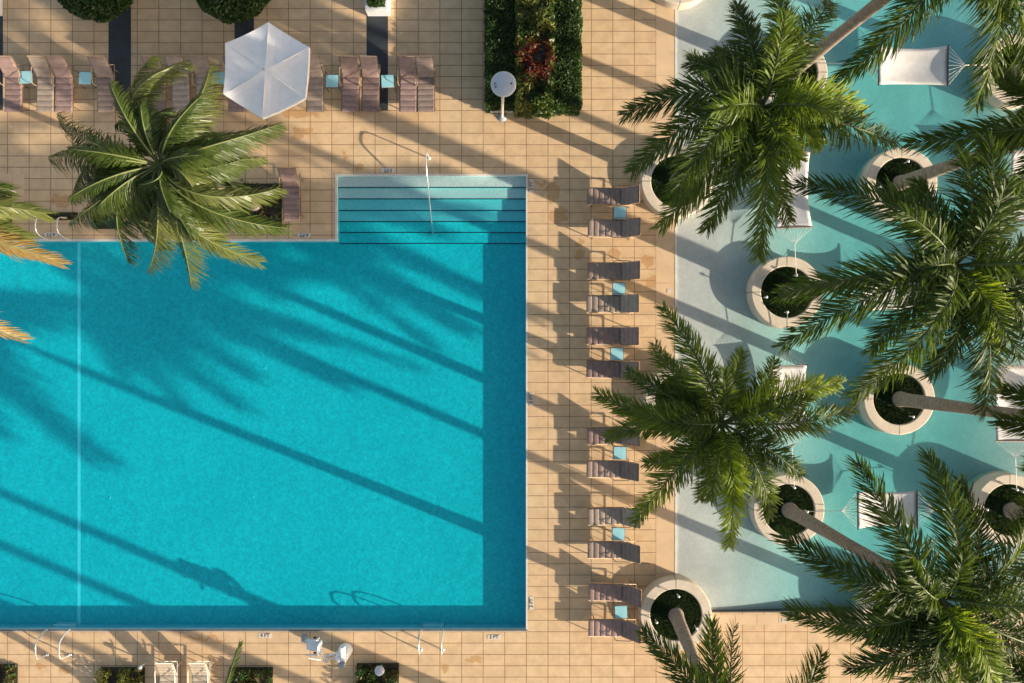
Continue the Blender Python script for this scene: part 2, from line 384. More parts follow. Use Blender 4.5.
def palm(name, base_px, h, crown_px, tips, label, group=None, kind='royal', zb=.36, n_old=1, n_in=4, base_r=.255, extra=0, leaf=None, seed=0, bz=None, L=1.06, cat='palm tree'):
    r = random.Random(seed+100)
    base = W(*base_px, zb) if bz is None else bz
    top = W(*crown_px, h)
    root = empty(name, base, 0, label, cat, group)
    rel = top - base; H = rel.z; sh = 1.15 if kind == 'royal' else .3
    mb = MB(); N = 18; pts = []; rs = []
    for i in range(N+1):
        t = i/N; q = t**(1.0 if abs(rel.x)+abs(rel.y) < 1 else 1.35)
        pts.append(V((rel.x*q, rel.y*q, (H-sh)*t - .05)))
        if kind == 'royal': rs.append(base_r*(0.92 + .30*math.exp(-(t/.05)**2) - .36*max(0, t-.15) + .05*math.sin(t*9)))
        else: rs.append(base_r*(.62 + .5*math.exp(-(t/.07)**2) - .15*t))
    mb.tube(pts, rs, 16); mb.obj('trunk', 'trunk', root)
    cs = MB(); b = pts[-1]; dv = rel - b
    cs.tube([b, b+dv*.15, b+dv*.6, b+dv*.95], [rs[-1]*1.05, rs[-1]*1.12, rs[-1]*.8, .10], 12)
    cs.obj('crownshaft', 'crownshaft' if kind == 'royal' else 'trunk', root)
    k = 0
    def put(p1, rise, mat, side=0, LL=L, n=None):
        nonlocal k; k += 1
        mats = [mat, 'rachis' if kind == 'royal' and mat != 'dry' else 'rachis_pale']
        n = n or (185 if kind == 'royal' else 135)
        fm = frond_mb(rel + V((0,0,-.05)), p1, rise, n, LL, .037 if kind == 'royal' else .030, kind, side, seed*50+k)
        fm.obj('frond', mats, root)
    for tp in tips:
        px, py = tp[0], tp[1]; mat = tp[2] if len(tp) > 2 and tp[2] else (leaf or ('royal' if kind == 'royal' else 'coco'))
        dz = tp[3] if len(tp) > 3 else r.uniform(-.9, -.2); side = tp[4] if len(tp) > 4 else (r.uniform(-.35, .35) if kind == 'royal' else r.uniform(-.8, .8))
        q = W(px, py, h+dz) - base
        dist = (q-rel).length
        put(q, dist*(.20 if kind == 'royal' else .26)*r.uniform(.8, 1.2), mat, side, L*min(1, .55+dist/8)*(.9 if mat == 'dry' else 1))
    for i in range(extra):
        a = 2*PI*i/extra + r.uniform(-.2, .2); R = r.uniform(3.2, 3.9)
        put(rel + V((R*math.cos(a), R*math.sin(a), r.uniform(-1.3, .4))), r.uniform(.5, .9), leaf or 'royal', r.uniform(-.3, .3))
    for i in range(n_in):
        a = 2*PI*i/max(1, n_in) + r.uniform(-.4, .4); R = r.uniform(1.3, 2.3)
        put(rel + V((R*math.cos(a), R*math.sin(a), r.uniform(.7, 1.3))), r.uniform(.2, .4), leaf or ('royal' if kind == 'royal' else 'coco'), 0, L*.8, 90)
    for i in range(n_old):   # old leaves under the crown
        a = r.uniform(0, 2*PI); R = r.uniform(1.8, 2.6)
        put(rel + V((R*math.cos(a), R*math.sin(a), r.uniform(-2.3, -1.6))), .7, leaf or ('royal' if kind == 'royal' else 'coco'), r.uniform(-.3, .3), L*.8, 90)
    return root
G = 'royal palms in the round planters of the wading pool'
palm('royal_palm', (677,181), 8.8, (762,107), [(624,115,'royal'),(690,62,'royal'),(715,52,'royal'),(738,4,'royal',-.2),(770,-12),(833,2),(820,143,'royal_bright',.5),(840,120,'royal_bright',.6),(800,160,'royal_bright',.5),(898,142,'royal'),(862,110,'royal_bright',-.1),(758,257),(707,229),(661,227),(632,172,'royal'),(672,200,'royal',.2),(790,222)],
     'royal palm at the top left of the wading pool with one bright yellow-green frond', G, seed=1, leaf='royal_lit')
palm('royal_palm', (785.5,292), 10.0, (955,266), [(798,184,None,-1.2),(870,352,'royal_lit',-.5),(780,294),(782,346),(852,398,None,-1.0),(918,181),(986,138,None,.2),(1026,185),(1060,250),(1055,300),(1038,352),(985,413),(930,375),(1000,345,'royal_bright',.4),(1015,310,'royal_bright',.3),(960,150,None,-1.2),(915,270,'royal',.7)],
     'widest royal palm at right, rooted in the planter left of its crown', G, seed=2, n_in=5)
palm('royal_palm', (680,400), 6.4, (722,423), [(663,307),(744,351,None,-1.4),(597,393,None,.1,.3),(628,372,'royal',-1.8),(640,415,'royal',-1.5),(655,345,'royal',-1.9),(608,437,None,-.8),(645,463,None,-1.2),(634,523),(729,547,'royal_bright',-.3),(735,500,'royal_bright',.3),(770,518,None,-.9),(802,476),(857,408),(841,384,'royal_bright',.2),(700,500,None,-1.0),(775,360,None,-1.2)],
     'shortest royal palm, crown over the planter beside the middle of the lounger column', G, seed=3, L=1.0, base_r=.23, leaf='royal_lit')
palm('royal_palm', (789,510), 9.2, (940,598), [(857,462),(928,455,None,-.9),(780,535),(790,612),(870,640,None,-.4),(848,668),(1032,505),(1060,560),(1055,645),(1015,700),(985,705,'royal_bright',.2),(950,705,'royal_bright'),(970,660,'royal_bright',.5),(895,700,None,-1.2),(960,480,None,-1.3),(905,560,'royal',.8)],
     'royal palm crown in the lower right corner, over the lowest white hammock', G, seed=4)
palm('royal_palm', (792,72), 10.0, (955,-62), [(835,83,None,-1.3),(976,106,None,-1.0),(1030,75,None,-.8),(862,-60),(900,-150),(980,-190),(1060,-140),(1085,-60),(1060,20),(1005,20,'royal_bright',.1)],
     'royal palm at the top edge whose grey trunk crosses above the big hammock', G, seed=5)
palm('royal_palm', (900,183), 8.4, (1060,126), [(907,143,None,-1.0),(1000,70),(1060,10),(1130,60),(1160,140),(1120,220),(1060,245),(1000,215),(1022,60,None,-1.3),(975,165,None,-.8)],
     'royal palm at the right edge, trunk rising from the planter below the big hammock', G, seed=6)
palm('royal_palm', (899.5,399), 9.6, (1112,428), [(1000,388),(998,420,None,-1.2),(1040,330),(1100,290),(1180,330),(1230,420),(1200,520),(1110,560),(1030,520),(1030,470,None,-.9)],
     'royal palm leaning out of the right edge, long bare trunk over the lower right hammock', G, seed=7)
palm('royal_palm', (676,615), 7.9, (731,742), [(643,632,None,-.9),(712,622,None,-.9),(822,654,None,-.6),(590,720),(600,800),(680,860),(760,870),(810,880)],
     'royal palm with a bare curved trunk at the bottom left corner of the wading pool', G, seed=8, n_in=2)
PALM_N = palm('royal_palm', (898,615), 8.4, (1075,737), [], 'royal palm in the planter half hidden under the lower right crown', G, extra=14, seed=9)
def clone_palm(px, py, label, rz, sc_=1.0, zb=.36):
    c = copy_tree(PALM_N); b = W(px, py, zb); c.location = b; c.rotation_euler = (0,0,rz); c.scale = (sc_,)*3; c['label'] = label; return c
# lean of the copied palm is small; each is a real tree standing where its shadow says
up = palm('royal_palm', (1018,69), 9.3, (1215,-36), [], 'royal palm rooted in the planter at the upper right edge, beside the big hammock', G, extra=13, seed=10)
palm('royal_palm', (1014,290), 9.6, (1260,262), [], 'royal palm rooted in the planter at the right edge beside the middle crown', G, extra=13, seed=11)
palm('royal_palm', (1010,510), 8.2, (1231,587), [], 'royal palm rooted in the lower right planter at the edge', G, extra=13, seed=12)
palm('royal_palm', (680,-32), 8.6, (745,-205), [], 'royal palm rooted in the planter cut by the top edge', G, extra=13, seed=13)
G2 = 'royal palms beyond the frame'
def off_palm(bx, by, h, label, seed, zb=0.0):
    s = 1/(1-h/CH)
    b = W(bx, by, 0); top = b + V((0,0,h)); cp_ = (512+(bx-512)*s, 341.5+(by-341.5)*s)
    return palm('royal_palm', (bx, by), h, cp_, [], label, G2, extra=13, seed=seed, zb=zb)
off_palm(680, 842, 13.5, 'royal palm beyond the lower edge, nearest the bare curved trunk', 21)
off_palm(655, 778, 13.5, 'royal palm beyond the lower edge, just past the cream lounger row', 22)
off_palm(600, 868, 13.0, 'royal palm beyond the lower edge, left of the other lower ones', 23)
off_palm(1150, 440, 12.0, 'tall royal palm beyond the right edge', 24)

# coconut palms
palm('coconut_palm', (255,205), 7.6, (160,165), [(57,113,None,-.6,.3),(48,157,None,-1.4,.2),(68,224,None,-1.0,.3),(72,198,None,-1.2),(147,272,'coco_pale',-1.6,.7),(128,262,None,-1.8),(191,286,'coco_pale',-1.7,.4),(231,256,None,-2.0,-.3),(259,262,'coco_pale',-1.2,-.5),(286,228,None,-.8,-.5),(279,188,'coco_pale',-.5,-.7),
     (279,124,None,-.3,-.3),(252,132,None,-1.2),(210,67,'coco_pale',.1,-.5),(186,62,'coco_pale',-.2,.8),(152,56,None,-1.0,.3),(131,106,None,-1.0),(100,190,'coco',-.1),(118,150,'coco',.3),(90,135,'coco',-.3,.3),(215,180,'coco',.1),(150,215,'coco',-.2,.2),(178,232,'coco',-.8),(235,215,'coco',-.5,-.4),(240,160,'coco',-.1,-.3),(105,222,'coco',-1.0),(85,175,'coco',-.7,.6),(95,205,'coco',-.5,-.6),(170,110,'coco',.0,.5),(115,125,'coco',-.2,-.7),(225,150,'coco',-.2,.7),(245,205,'coco',-.9,.6),(165,250,'coco',-1.3,-.7),(215,245,'coco',-1.5,.5),(140,185,'coco',.6,.4),(180,190,'coco',.6,-.4),(205,215,'coco_pale',.2,.4),(196,140,'coco_pale',.5,.4)],
     'coconut palm with shining drooping fronds over the pool edge at left', None, 'coconut', zb=.02, n_in=9, base_r=.24, seed=31, L=1.05)
palm('coconut_palm', (-10,228), 8.5, (-72,232), [(46,214,'coco_pale',-.6,.3),(62,264,'dry',-1.0,.2),(24,340,'dry',-1.0,-.4),(10,190,'coco',-1.0),(-40,330),(-120,330),(-190,250),(-160,150),(-80,110),(-20,140),(30,238,'coco_pale',-.9)],
     'coconut palm beyond the left edge reaching in with yellow and orange dry frond tips', None, 'coconut', zb=.02, n_in=0, n_old=0, base_r=.24, seed=32, L=1.0)
palm('coconut_palm', (205,745), 6.0, (190,800), [(240,642,'coco',-.4,-.25),(120,730),(70,800),(110,880),(190,920),(280,880),(310,800),(280,720)],
     'coconut palm below the bottom edge with one thin frond tip showing', None, 'coconut', zb=.02, n_in=2, base_r=.22, seed=33, L=.42)

# ------------------------------------------------------------------ round planters
m, n, o = nt('planter_rim_concrete'); c = coords(n); sx = n.nodes.new('ShaderNodeSeparateXYZ'); n.links.new(c, sx.inputs[0])
at = math_(n, 'ARCTAN2', sx.outputs[1], sx.outputs[0]); ma = math_(n, 'ABSOLUTE', math_(n, 'SINE', math_(n, 'MULTIPLY', at, 2.0)))
j = ramp(n, ma, [(.018, .35), (.035, 1.0)])
mo = ramp(n, noise_(n, c, 2.2, 5, .65), [(.3, .86), (.7, 1.08)])
col = mix(n, 1.0, mix(n, 1.0, (.60, .52, .41), j, 'MULTIPLY'), mo, 'MULTIPLY')
principled(n, o, col, .75, .25, noise_(n, c, 40, 3), .25, 0, .006); M['rim'] = m
RO, RI, PH = 1.36, .97, .42
pl = [(676,615,'at the bottom left corner of the wading pool, bare curved trunk inside'),(789,510,'left of the lower hammock'),(787,292,'fully ringed, in the middle left of the wading pool'),
      (899.5,399,'with the long bare trunk running off to the right'),(902,183,'above the middle right palm crown, trunk leaning right'),(1010,510,'at the right edge beside the lower hammock'),
      (1014,290,'at the right edge beside the middle crown'),(677,181,'on the pool edge beside the top loungers of the column'),(792,72,'under the top left palm crown, left of the big hammock'),
      (1018,69,'at the upper right edge, right of the big hammock'),(681,400,'on the pool edge under the shortest palm'),(680,-32,'cut by the top edge, only its lower rim in view'),(898,615,'hidden under the lower right palm crown')]
proto = None
for i, (px, py, txt) in enumerate(pl):
    b = W(px, py, PH); b.z = 0
    lab = 'round concrete planter ' + txt
    if proto is None:
        proto = empty('round_planter', b, 0, lab, 'planter', 'round planters of the wading pool')
        mb = MB(); mb.lathe([(RO+.02,-.5),(RO,PH-.04),(RO-.012,PH-.012),(RO-.04,PH),(RI+.04,PH),(RI+.012,PH-.012),(RI,PH-.04),(RI,.2)], 96, smooth=False); mb.obj('rim', 'rim', proto)
        gm = MB(); gm.lathe([(RI,.33),(.7,.36),(.3,.37),(.001,.37)], 40, mi=0)
        r = random.Random(3)
        for _ in range(2600):
            a = r.uniform(0, 2*PI); q = (RI-.04)*math.sqrt(r.random()); x, y = q*math.cos(a), q*math.sin(a); hh = r.uniform(.04, .09); g_ = r.uniform(0, 2*PI); dx, dy = .03*math.cos(g_), .03*math.sin(g_)
            gm.add([(x-dx,y-dy,.345),(x+dx,y+dy,.345),(x+dy*1.5,y-dx*1.5,.36+hh)], [(0,1,2)])
        gm.obj('grass', 'grass', proto)
    else:
        c_ = copy_tree(proto); c_.location = b; c_['label'] = lab
# ------------------------------------------------------------------ hammocks and their posts
posts = {}
post_mb = MB(); post_mb.lathe([(.02,0),(.02,.30),(.045,.305),(.05,.335),(.035,.36),(.001,.365)], 12)
post_proto = None
def post(px, py, txt, z=.34):
    """white capped post in a planter; px,py = where its cap shows"""
    global post_proto
    w = W(px, py, z+.365); w.z = z
    if post_proto is None: o = post_proto = post_mb.obj('hammock_post', 'white')
    else: o = post_proto.copy(); C.objects.link(o)
    o.location = w; tag(o, 'small white post, ' + txt, 'post', 'white capped hammock posts in the planters'); return w + V((0,0,.30))
def hammock(A, B, off, ln_, wd, label, sag=.22):
    u = (B-A); u.z = 0; D = u.length; u.normalize(); s = V((-u.y, u.x, 0))
    zA = A.z; ze = zA - .10
    p1 = V((A.x, A.y, ze)) + u*off; p2 = p1 + u*ln_
    mid = (p1+p2)/2; root = empty('hammock', (mid.x, mid.y, ze), 0, label, 'hammock', 'white hammocks slung between the planters')
    o_ = V((mid.x, mid.y, ze)); mb = MB(); NL, NW = 16, 10; vs = []
    for i in range(NL+1):
        t = i/NL
        for j in range(NW+1):
            v = j/NW*2-1; wloc = wd/2*(1-.10*4*t*(1-t))
            z = -sag*4*t*(1-t)*(1-.35*v*v) - .02*(1-v*v)
            vs.append(p1 + u*ln_*t + s*v*wloc + V((0,0,z)) - o_)
    top = vs; bot = [v - V((0,0,.012)) for v in vs]; q = NW+1; nn = len(top)
    f = [(i*q+j, (i+1)*q+j, (i+1)*q+j+1, i*q+j+1) for i in range(NL) for j in range(NW)]
    f += [tuple(nn+k for k in reversed(a)) for a in f]
    f += [(j, j+1, nn+j+1, nn+j) for j in range(NW)] + [(NL*q+j+1, NL*q+j, nn+NL*q+j, nn+NL*q+j+1) for j in range(NW)]
    f += [((i+1)*q, i*q, nn+i*q, nn+(i+1)*q) for i in range(NL)] + [(i*q+NW, (i+1)*q+NW, nn+(i+1)*q+NW, nn+i*q+NW) for i in range(NL)]
    mb.add(top+bot, f, 0, True); mb.obj('bed', 'weave', root)
    for p, E, sg in ((p1, A, -1), (p2, B, 1)):
        sb = MB(); sb.tube([p - s*(wd/2+.04) - o_, p + s*(wd/2+.04) - o_], .022, 8); sb.obj('spreader_bar', 'bar', root)
        dist = (V((E.x,E.y,0))-V((p.x,p.y,0))).length; fa = min(.62, dist*.6)
        ap = p + u*sg*fa + V((0,0,(E.z-p.z)*fa/max(.1, dist)))
        cd = MB()
        for k in range(9): cd.tube([p + s*(wd/2)*(k/4-1) - o_, ap - o_], .006, 4, 0, False)
        cd.tube([ap-o_, E-o_], .013, 5); cd.obj('cords', 'rope', root)
    return root
def H(pa, pb, off_px, len_px, wd, label): return hammock(pa, pb, off_px/26.7, len_px/26.7, wd, label)
a1 = post(813,62,'left end of the big upper hammock'); b1 = post(998,64,'right end of the big upper hammock')
H(a1, b1, 68, 70, 1.5, 'largest white hammock, near the top right, lit and casting shade on the water')
a2 = post(788,312,'top end of the small upright hammock by the shortest palm'); b2 = post(795,488,'bottom end of the small upright hammock by the shortest palm')
H(a2, b2, 54, 66, 1.4, 'white hammock running up and down above the lower left planter, partly under fronds')
a3 = post(808,512,'left end of the lower hammock'); b3 = post(988,510,'right end of the lower hammock')
H(a3, b3, 52, 60, 1.4, 'white hammock slung left to right near the bottom, dark fronds over its right half')
a4 = post(792,95,'top end of the hammock under the upper left crown'); b4 = post(797,275,'bottom end of the hammock under the upper left crown')
H(a4, b4, 56, 76, 1.4, 'white hammock running up and down beneath the upper left palm crown')
a5 = post(806,294,'left end of the hammock under the widest crown'); b5 = post(994,290,'right end of the hammock under the widest crown')
H(a5, b5, 58, 66, 1.4, 'white hammock hidden beneath the widest palm crown')
a6 = post(1018,312,'top end of the hammock at the right edge'); b6 = post(1018,490,'bottom end of the hammock at the right edge')
H(a6, b6, 54, 76, 1.4, 'white hammock at the right edge below the middle, shaded by a trunk')
a7 = post(1034,90,'top end of the hammock at the upper right edge'); b7 = post(1034,270,'bottom end of the hammock at the upper right edge')
H(a7, b7, 60, 70, 1.4, 'white hammock cut by the right edge above the middle crown')
for px, py, t in ((679,597,'above the bare curved trunk'),(657,623,'left of the bare curved trunk'),(697,629,'right of the bare curved trunk'),(767,297,'left side of the fully ringed planter'),(909,161,'above the trunk leaning right in the upper planter'),
                  (882,186,'left of the trunk leaning right in the upper planter'),(914,417,'below the long bare trunk'),(1024,492,'in the right edge planter by the lower hammock, upper one')): post(px, py, t)

# ------------------------------------------------------------------ loungers (foot at y=0, head towards +y, seat z .40)
SL, BX, BZ, LW = 1.30, .56, .56, .62
def pad(mb, y0, z0, y1, z1, w, n):
    """channel-stitched pad from (y0,z0) to (y1,z1)"""
    a = V((0,y0,z0)); b = V((0,y1,z1)); d = (b-a); L_ = d.length; d.normalize(); nm = V((0,-d.z,d.y)); vs = []; prof = []
    for i in range(n):
        for k in range(5):
            t = k/5; prof.append((L_*(i+t)/n, .022*math.sin(PI*t)**.6 if 0 < t else .0))
    prof.append((L_, 0)); m_ = len(prof); xs = [-w/2, -w/2+.03, 0, w/2-.03, w/2]; ed = [.15, 1, 1, 1, .15]
    for s_, h_ in prof:
        for x, e in zip(xs, ed): vs.append(a + d*s_ + nm*(.015+h_*e) + V((x,0,0)))
    q = len(xs); nn = len(vs)
    for s_, h_ in prof:
        for x in xs: vs.append(a + d*s_ - nm*.02 + V((x,0,0)))
    f = [(i*q+j, i*q+j+1, (i+1)*q+j+1, (i+1)*q+j) for i in range(m_-1) for j in range(q-1)]
    f += [tuple(nn+k for k in reversed(x)) for x in f]
    f += [(i*q, (i+1)*q, nn+(i+1)*q, nn+i*q) for i in range(m_-1)] + [((i+1)*q+q-1, i*q+q-1, nn+i*q+q-1, nn+(i+1)*q+q-1) for i in range(m_-1)]
    f += [(j+1, j, nn+j, nn+j+1) for j in range(q-1)] + [((m_-1)*q+j, (m_-1)*q+j+1, nn+(m_-1)*q+j+1, nn+(m_-1)*q+j) for j in range(q-1)]
    mb.add(vs, f, 0, False)
def lounger_proto(mat, fmat, bz):
    root = empty('sun_lounger', (0,0,0))
    mb = MB(); pad(mb, 0, .40, SL, .40, LW, 6); mb.obj('seat', mat, root)
    mb = MB(); pad(mb, SL+.01, .41, SL+BX, .40+bz, LW, 4); mb.obj('backrest', mat, root)
    mb = MB()
    for s in (-1, 1):
        x = s*(LW/2+.015); mb.tube(rounded([(x,.02,.37),(x,SL+.5,.37)]), .02, 6)
        mb.tube([(x,SL,.38),(x,SL+BX+.02,.41+bz)], .018, 6)
    for y in (.03, SL*.5, SL+.5): mb.tube([(-LW/2,y,.37),(LW/2,y,.37)], .016, 6)
    mb.tube([(-LW/2,SL+BX+.02,.41+bz),(LW/2,SL+BX+.02,.41+bz)], .018, 6)
    mb.obj('frame', fmat, root)
    for x in (-1, 1):
        for y in (.22, SL+.32):
            l = MB(); l.tube([(x*(LW/2+.015),y,.37),(x*(LW/2+.02),y,0)], .02, 6); l.obj('leg', fmat, root)
        ar = MB(); xx = x*(LW/2+.06)
        ar.tube(rounded([(x*(LW/2+.02),SL-.32,.37),(xx,SL-.30,.63),(xx,SL+.22,.66),(x*(LW/2+.02),SL+.30,.70)], .09), .016, 6); ar.obj('armrest', fmat, root)
    st_ = MB()
    for s in (-1, 1): st_.tube([(s*.22,SL+BX*.7,.40+bz*.65),(s*.22,SL+.45,.37)], .012, 5)
    st_.obj('back_support', fmat, root)
    return root
protos = {}
def lounger(loc, rz, mat, label, group, fmat='frame', bz=BZ):
    key = (mat, fmat, bz)
    if key not in protos: o = protos[key] = lounger_proto(*key)
    else: o = copy_tree(protos[key])
    o.location = loc; o.rotation_euler = (0,0,rz); tag(o, label, 'sun lounger', group); return o
GC = 'brown padded loungers in the column between the pools'; GT = 'brown padded loungers in the row along the top'
ordn = ['first', 'second', 'third', 'fourth', 'fifth', 'sixth']
pairs = [(196,228,'brown','brown'),(271,304,'brown','taupe'),(336,369,'mauve','mauve'),(436,469,'mauve','brown'),(517,550,'taupe','brown'),(592,628,'mauve','mauve')]
for i, (ya, yb, m1, m2) in enumerate(pairs):
    for y, mt, tx in ((ya, m1, 'upper'), (yb, m2, 'lower')):
        p = W(587.5+random.uniform(-1.2, 1.2), y, .40); p.z = 0
        lounger(p, -PI/2+math.radians(random.uniform(-1.6, 1.6)), mt, f'brown lounger, {tx} of the {ordn[i]} pair down, between the pools', GC)
# top row: x of the foot end centre
top = [(13,'mauve','leftmost, at the left edge'),(45,'taupe','left one of the close pair beside the leftmost table'),(64,'mauve','right one of the close pair beside the leftmost table'),(106,'brown','right against the left dark strip'),
       (157,'mauve','under the top frond of the coconut palm, left one'),(181,'taupe','under the top frond of the coconut palm, right one'),(205,'taupe','sunlit, left of the white parasol'),(237,'mauve','mostly under the white parasol'),
       (315,'taupe','just right of the white parasol'),(350,'mauve','left of the right dark strip, first of two'),(370,'mauve','touching the right dark strip on its left'),(408,'mauve','first right of the right dark strip'),(426,'brown','last at the right end of the row')]
for x, mt, tx in top:
    p = W(x, 112, .40); p.z = 0
    lounger(p, math.radians(random.uniform(-1.5, 1.5)), mt, f'lounger in the top row, {tx}', GT)
p = W(292,221,.4); p.z = 0
lounger(p, math.radians(1), 'mauve', 'lone mauve padded lounger beside the step corner of the pool', None)
for x, tx in ((164,'left'),(197,'right')):
    p = W(x, 664, .7); p.z = 0; p.y -= SL+BX
    lounger(p, 0, 'cream', f'cream slatted lounger cut by the bottom edge, {tx} one of the two', 'cream loungers at the bottom edge', 'coping', .30)
# side tables
tp = empty('side_table', (0,0,0)); mb = MB(); mb.box((0,0,.445), (.46,.46,.018), bev=.006); mb.obj('table_top', 'glass_top', tp)
mb = MB()
for a, b in (((-.235,-.235),(.235,-.235)),((.235,-.235),(.235,.235)),((.235,.235),(-.235,.235)),((-.235,.235),(-.235,-.235))): mb.tube([(*a,.43),(*b,.43)], .014, 6)
mb.obj('frame', 'table_frame', tp)
for x in (-1, 1):
    for y in (-1, 1): mb = MB(); mb.tube([(x*.225,y*.225,.43),(x*.24,y*.24,0)], .014, 6); mb.obj('leg', 'table_frame', tp)
tabs = [(620,213,'between the first pair of column loungers'),(619,289,'between the second pair of column loungers'),(617,354,'between the third pair of column loungers'),(620,453,'between the fourth pair of column loungers'),
        (618.5,534,'between the fifth pair of column loungers'),(621,612,'between the sixth pair of column loungers'),(26,77,'beside the leftmost lounger'),(85,78,'left of the lounger on the left dark strip'),
        (218,78,'at the left rim of the white parasol'),(332,81,'right of the parasol, between two loungers'),(387.5,81,'standing on the right dark strip')]
for i, (x, y, tx) in enumerate(tabs):
    o = tp if i == 0 else copy_tree(tp); p = W(x, y, .45); p.z = .005; o.location = p; o.rotation_euler = (0,0,math.radians(random.uniform(-3, 3)))
    tag(o, 'square pale blue side table ' + tx, 'side table', 'pale blue side tables by the loungers')

# ------------------------------------------------------------------ parasol
b = W(287,94,0); par = empty('parasol', b, 0, 'large white six-sided parasol over the top row of loungers', 'parasol')
apex = W(263,68,2.42) - b; Rr = 1.60
mb = MB(); cor = [W(x, y, 2.35) - b for x, y in ((268,22),(309,47),(305,98),(262,118),(223,94),(225,43))]
vs = []; NR = 6; apex.x = sum(c.x for c in cor)/6; apex.y = sum(c.y for c in cor)/6
for i in range(6):
    a, c2 = cor[i], cor[(i+1) % 6]; base_i = len(vs); loc = []
    for r_ in range(NR+1):
        t = r_/NR
        for k in range(r_+1):
            u = k/r_ if r_ else 0
            q = a*(1-u) + c2*u; p = apex*(1-t) + q*t
            p = p - V((0,0, .10*math.sin(PI*t)*.6 + .12*4*u*(1-u)*t*.7)); loc.append(p)
    f = []; idx = lambda r_, k: r_*(r_+1)//2 + k
    for r_ in range(NR):
        for k in range(r_+1):
            f.append((idx(r_, k), idx(r_+1, k), idx(r_+1, k+1)))
            if k < r_: f.append((idx(r_, k), idx(r_+1, k+1), idx(r_, k+1)))
    mb.add(loc, f, 0, False)
    v0 = [p for p in loc[idx(NR,0):]]; mb.add(v0 + [p - V((0,0,.16)) for p in v0], [(k, k+1, k+1+len(v0), k+len(v0)) for k in range(len(v0)-1)])
mb.obj('canopy', 'canvas', par)
mb = MB(); mb.tube([(apex.x,apex.y,0),(apex.x,apex.y,apex.z-.01)], .03, 10); mb.obj('pole', 'white', par)
mb = MB(); mb.lathe([(.001,apex.z+.1),(.04,apex.z+.06),(.05,apex.z+.02),(.03,apex.z-.02)], 12, (apex.x,apex.y,0)); mb.obj('finial', 'grey', par)
mb = MB(); mb.lathe([(.001,.1),(.1,.1),(.32,.05),(.34,0)], 24, (apex.x,apex.y,0)); mb.obj('base', 'grey', par)
for c_ in cor:
    mb = MB(); mb.tube([apex-V((0,0,.06)), c_-V((0,0,.03))], .012, 5); mb.obj('rib', 'white', par)

# ------------------------------------------------------------------ lamp post with round disc
b = W(502,117,0); lp = empty('lamp_post', b, 0, 'pole lamp with a round pale disc top beside the hedge', 'street lamp')
t_ = W(503.5,84,3.35) - b; ux, uy = t_.x, t_.y
mb = MB(); mb.tube([(0,0,0),(ux*.5,uy*.5,1.7),(ux,uy,3.3)], .055, 10); mb.obj('pole', 'rail', lp)
mb = MB(); mb.lathe([(.001,3.40),(.36,3.385),(.43,3.35),(.43,3.31),(.38,3.30),(.001,3.30)], 40, (ux,uy,0)); mb.obj('lamp_disc', 'disc', lp)
mb = MB()
for dx, dy in ((-.29,.0),(-.26,-.11),(.27,.0)): mb.lathe([(.001,3.415),(.03,3.41),(.03,3.38)], 8, (ux+dx,uy+dy,0))
mb.obj('bolt', 'bar', lp)
mb = MB(); mb.lathe([(.001,.09),(.07,.09),(.16,.03),(.19,.0)], 20); mb.obj('base_plate', 'grey', lp)

# ------------------------------------------------------------------ hedges, shrubs, planting beds
def leaves(mb, pts, size, r, mi=0):
    for p in pts:
        a, b_ = r.uniform(0, 2*PI), r.uniform(-.9, .9); d = V((math.cos(a)*math.cos(b_), math.sin(a)*math.cos(b_), math.sin(b_)))
        e = d.cross(V((r.uniform(-1,1), r.uniform(-1,1), r.uniform(-1,1)))).normalized(); s_ = size*r.uniform(.7, 1.4); p = V(p)
        mb.add([p - d*s_, p + e*s_*.45, p + d*s_, p - e*s_*.45], [(0,1,2,3)], mi)
def hedge(name, x0, y0, x1, y1, h, mats, label, cat, n, size=.055, bulge=.1, z0=0.0, seed=1, soil=True, group=None, mixf=None):
    """clipped mass of leaves whose top shows between the given pixels"""
    r = random.Random(seed); A = W(x0, y1, h); B = W(x1, y0, h); c = (A+B)/2; c.z = 0; sx_, sy_ = (B.x-A.x)/2, (B.y-A.y)/2
    root = empty(name, c, 0, label, cat, group)
    mb = MB(); hx, hy = sx_-.10, sy_-.10
    mb.box((0,0,(h-.16+z0)/2), (2*hx,2*hy,h-.16-z0)); mb.obj('stems', 'bed', root)
    mb = MB()
    for _ in range(n):
        f = r.random(); area_t = 4*sx_*sy_; area_s = 4*h*(sx_+sy_)
        if f < area_t/(area_t+area_s*.5): x, y, z = r.uniform(-sx_, sx_), r.uniform(-sy_, sy_), h - r.random()**2*.22
        elif r.random() < sy_/(sx_+sy_): x, y, z = r.choice((-1,1))*(sx_ - r.random()**2*.15), r.uniform(-sy_, sy_), r.uniform(z0, h)
        else: x, y, z = r.uniform(-sx_, sx_), r.choice((-1,1))*(sy_ - r.random()**2*.15), r.uniform(z0, h)
        nz = noise.noise(V((x*1.7, y*1.7, seed))) ; z2 = z + bulge*nz*(z/h) ; x += .07*noise.noise(V((y*3, z*3, seed+5))); y += .07*noise.noise(V((x*3, z*3, seed+9)))
        edge = max(abs(x)/sx_, abs(y)/sy_)
        if z > h-.25 and edge > .86: z2 -= (edge-.86)*.9
        mi = 0 if mixf is None else mixf(c.x+x, c.y+y, r)
        leaves(mb, [(x, y, z2)], size, r, mi)
    mb.obj('foliage', mats, root); return root
hedge('hedge', 485, -40, 517, 102, 1.2, 'hedge', 'dark clipped hedge left of the red and yellow shrubs, behind the lamp disc', 'hedge', 15000, .05, .1, seed=2)
hedge('hedge', 550, -40, 582, 105, 1.25, 'hedge', 'dark clipped hedge right of the red and yellow shrubs', 'hedge', 15000, .05, .1, seed=3)
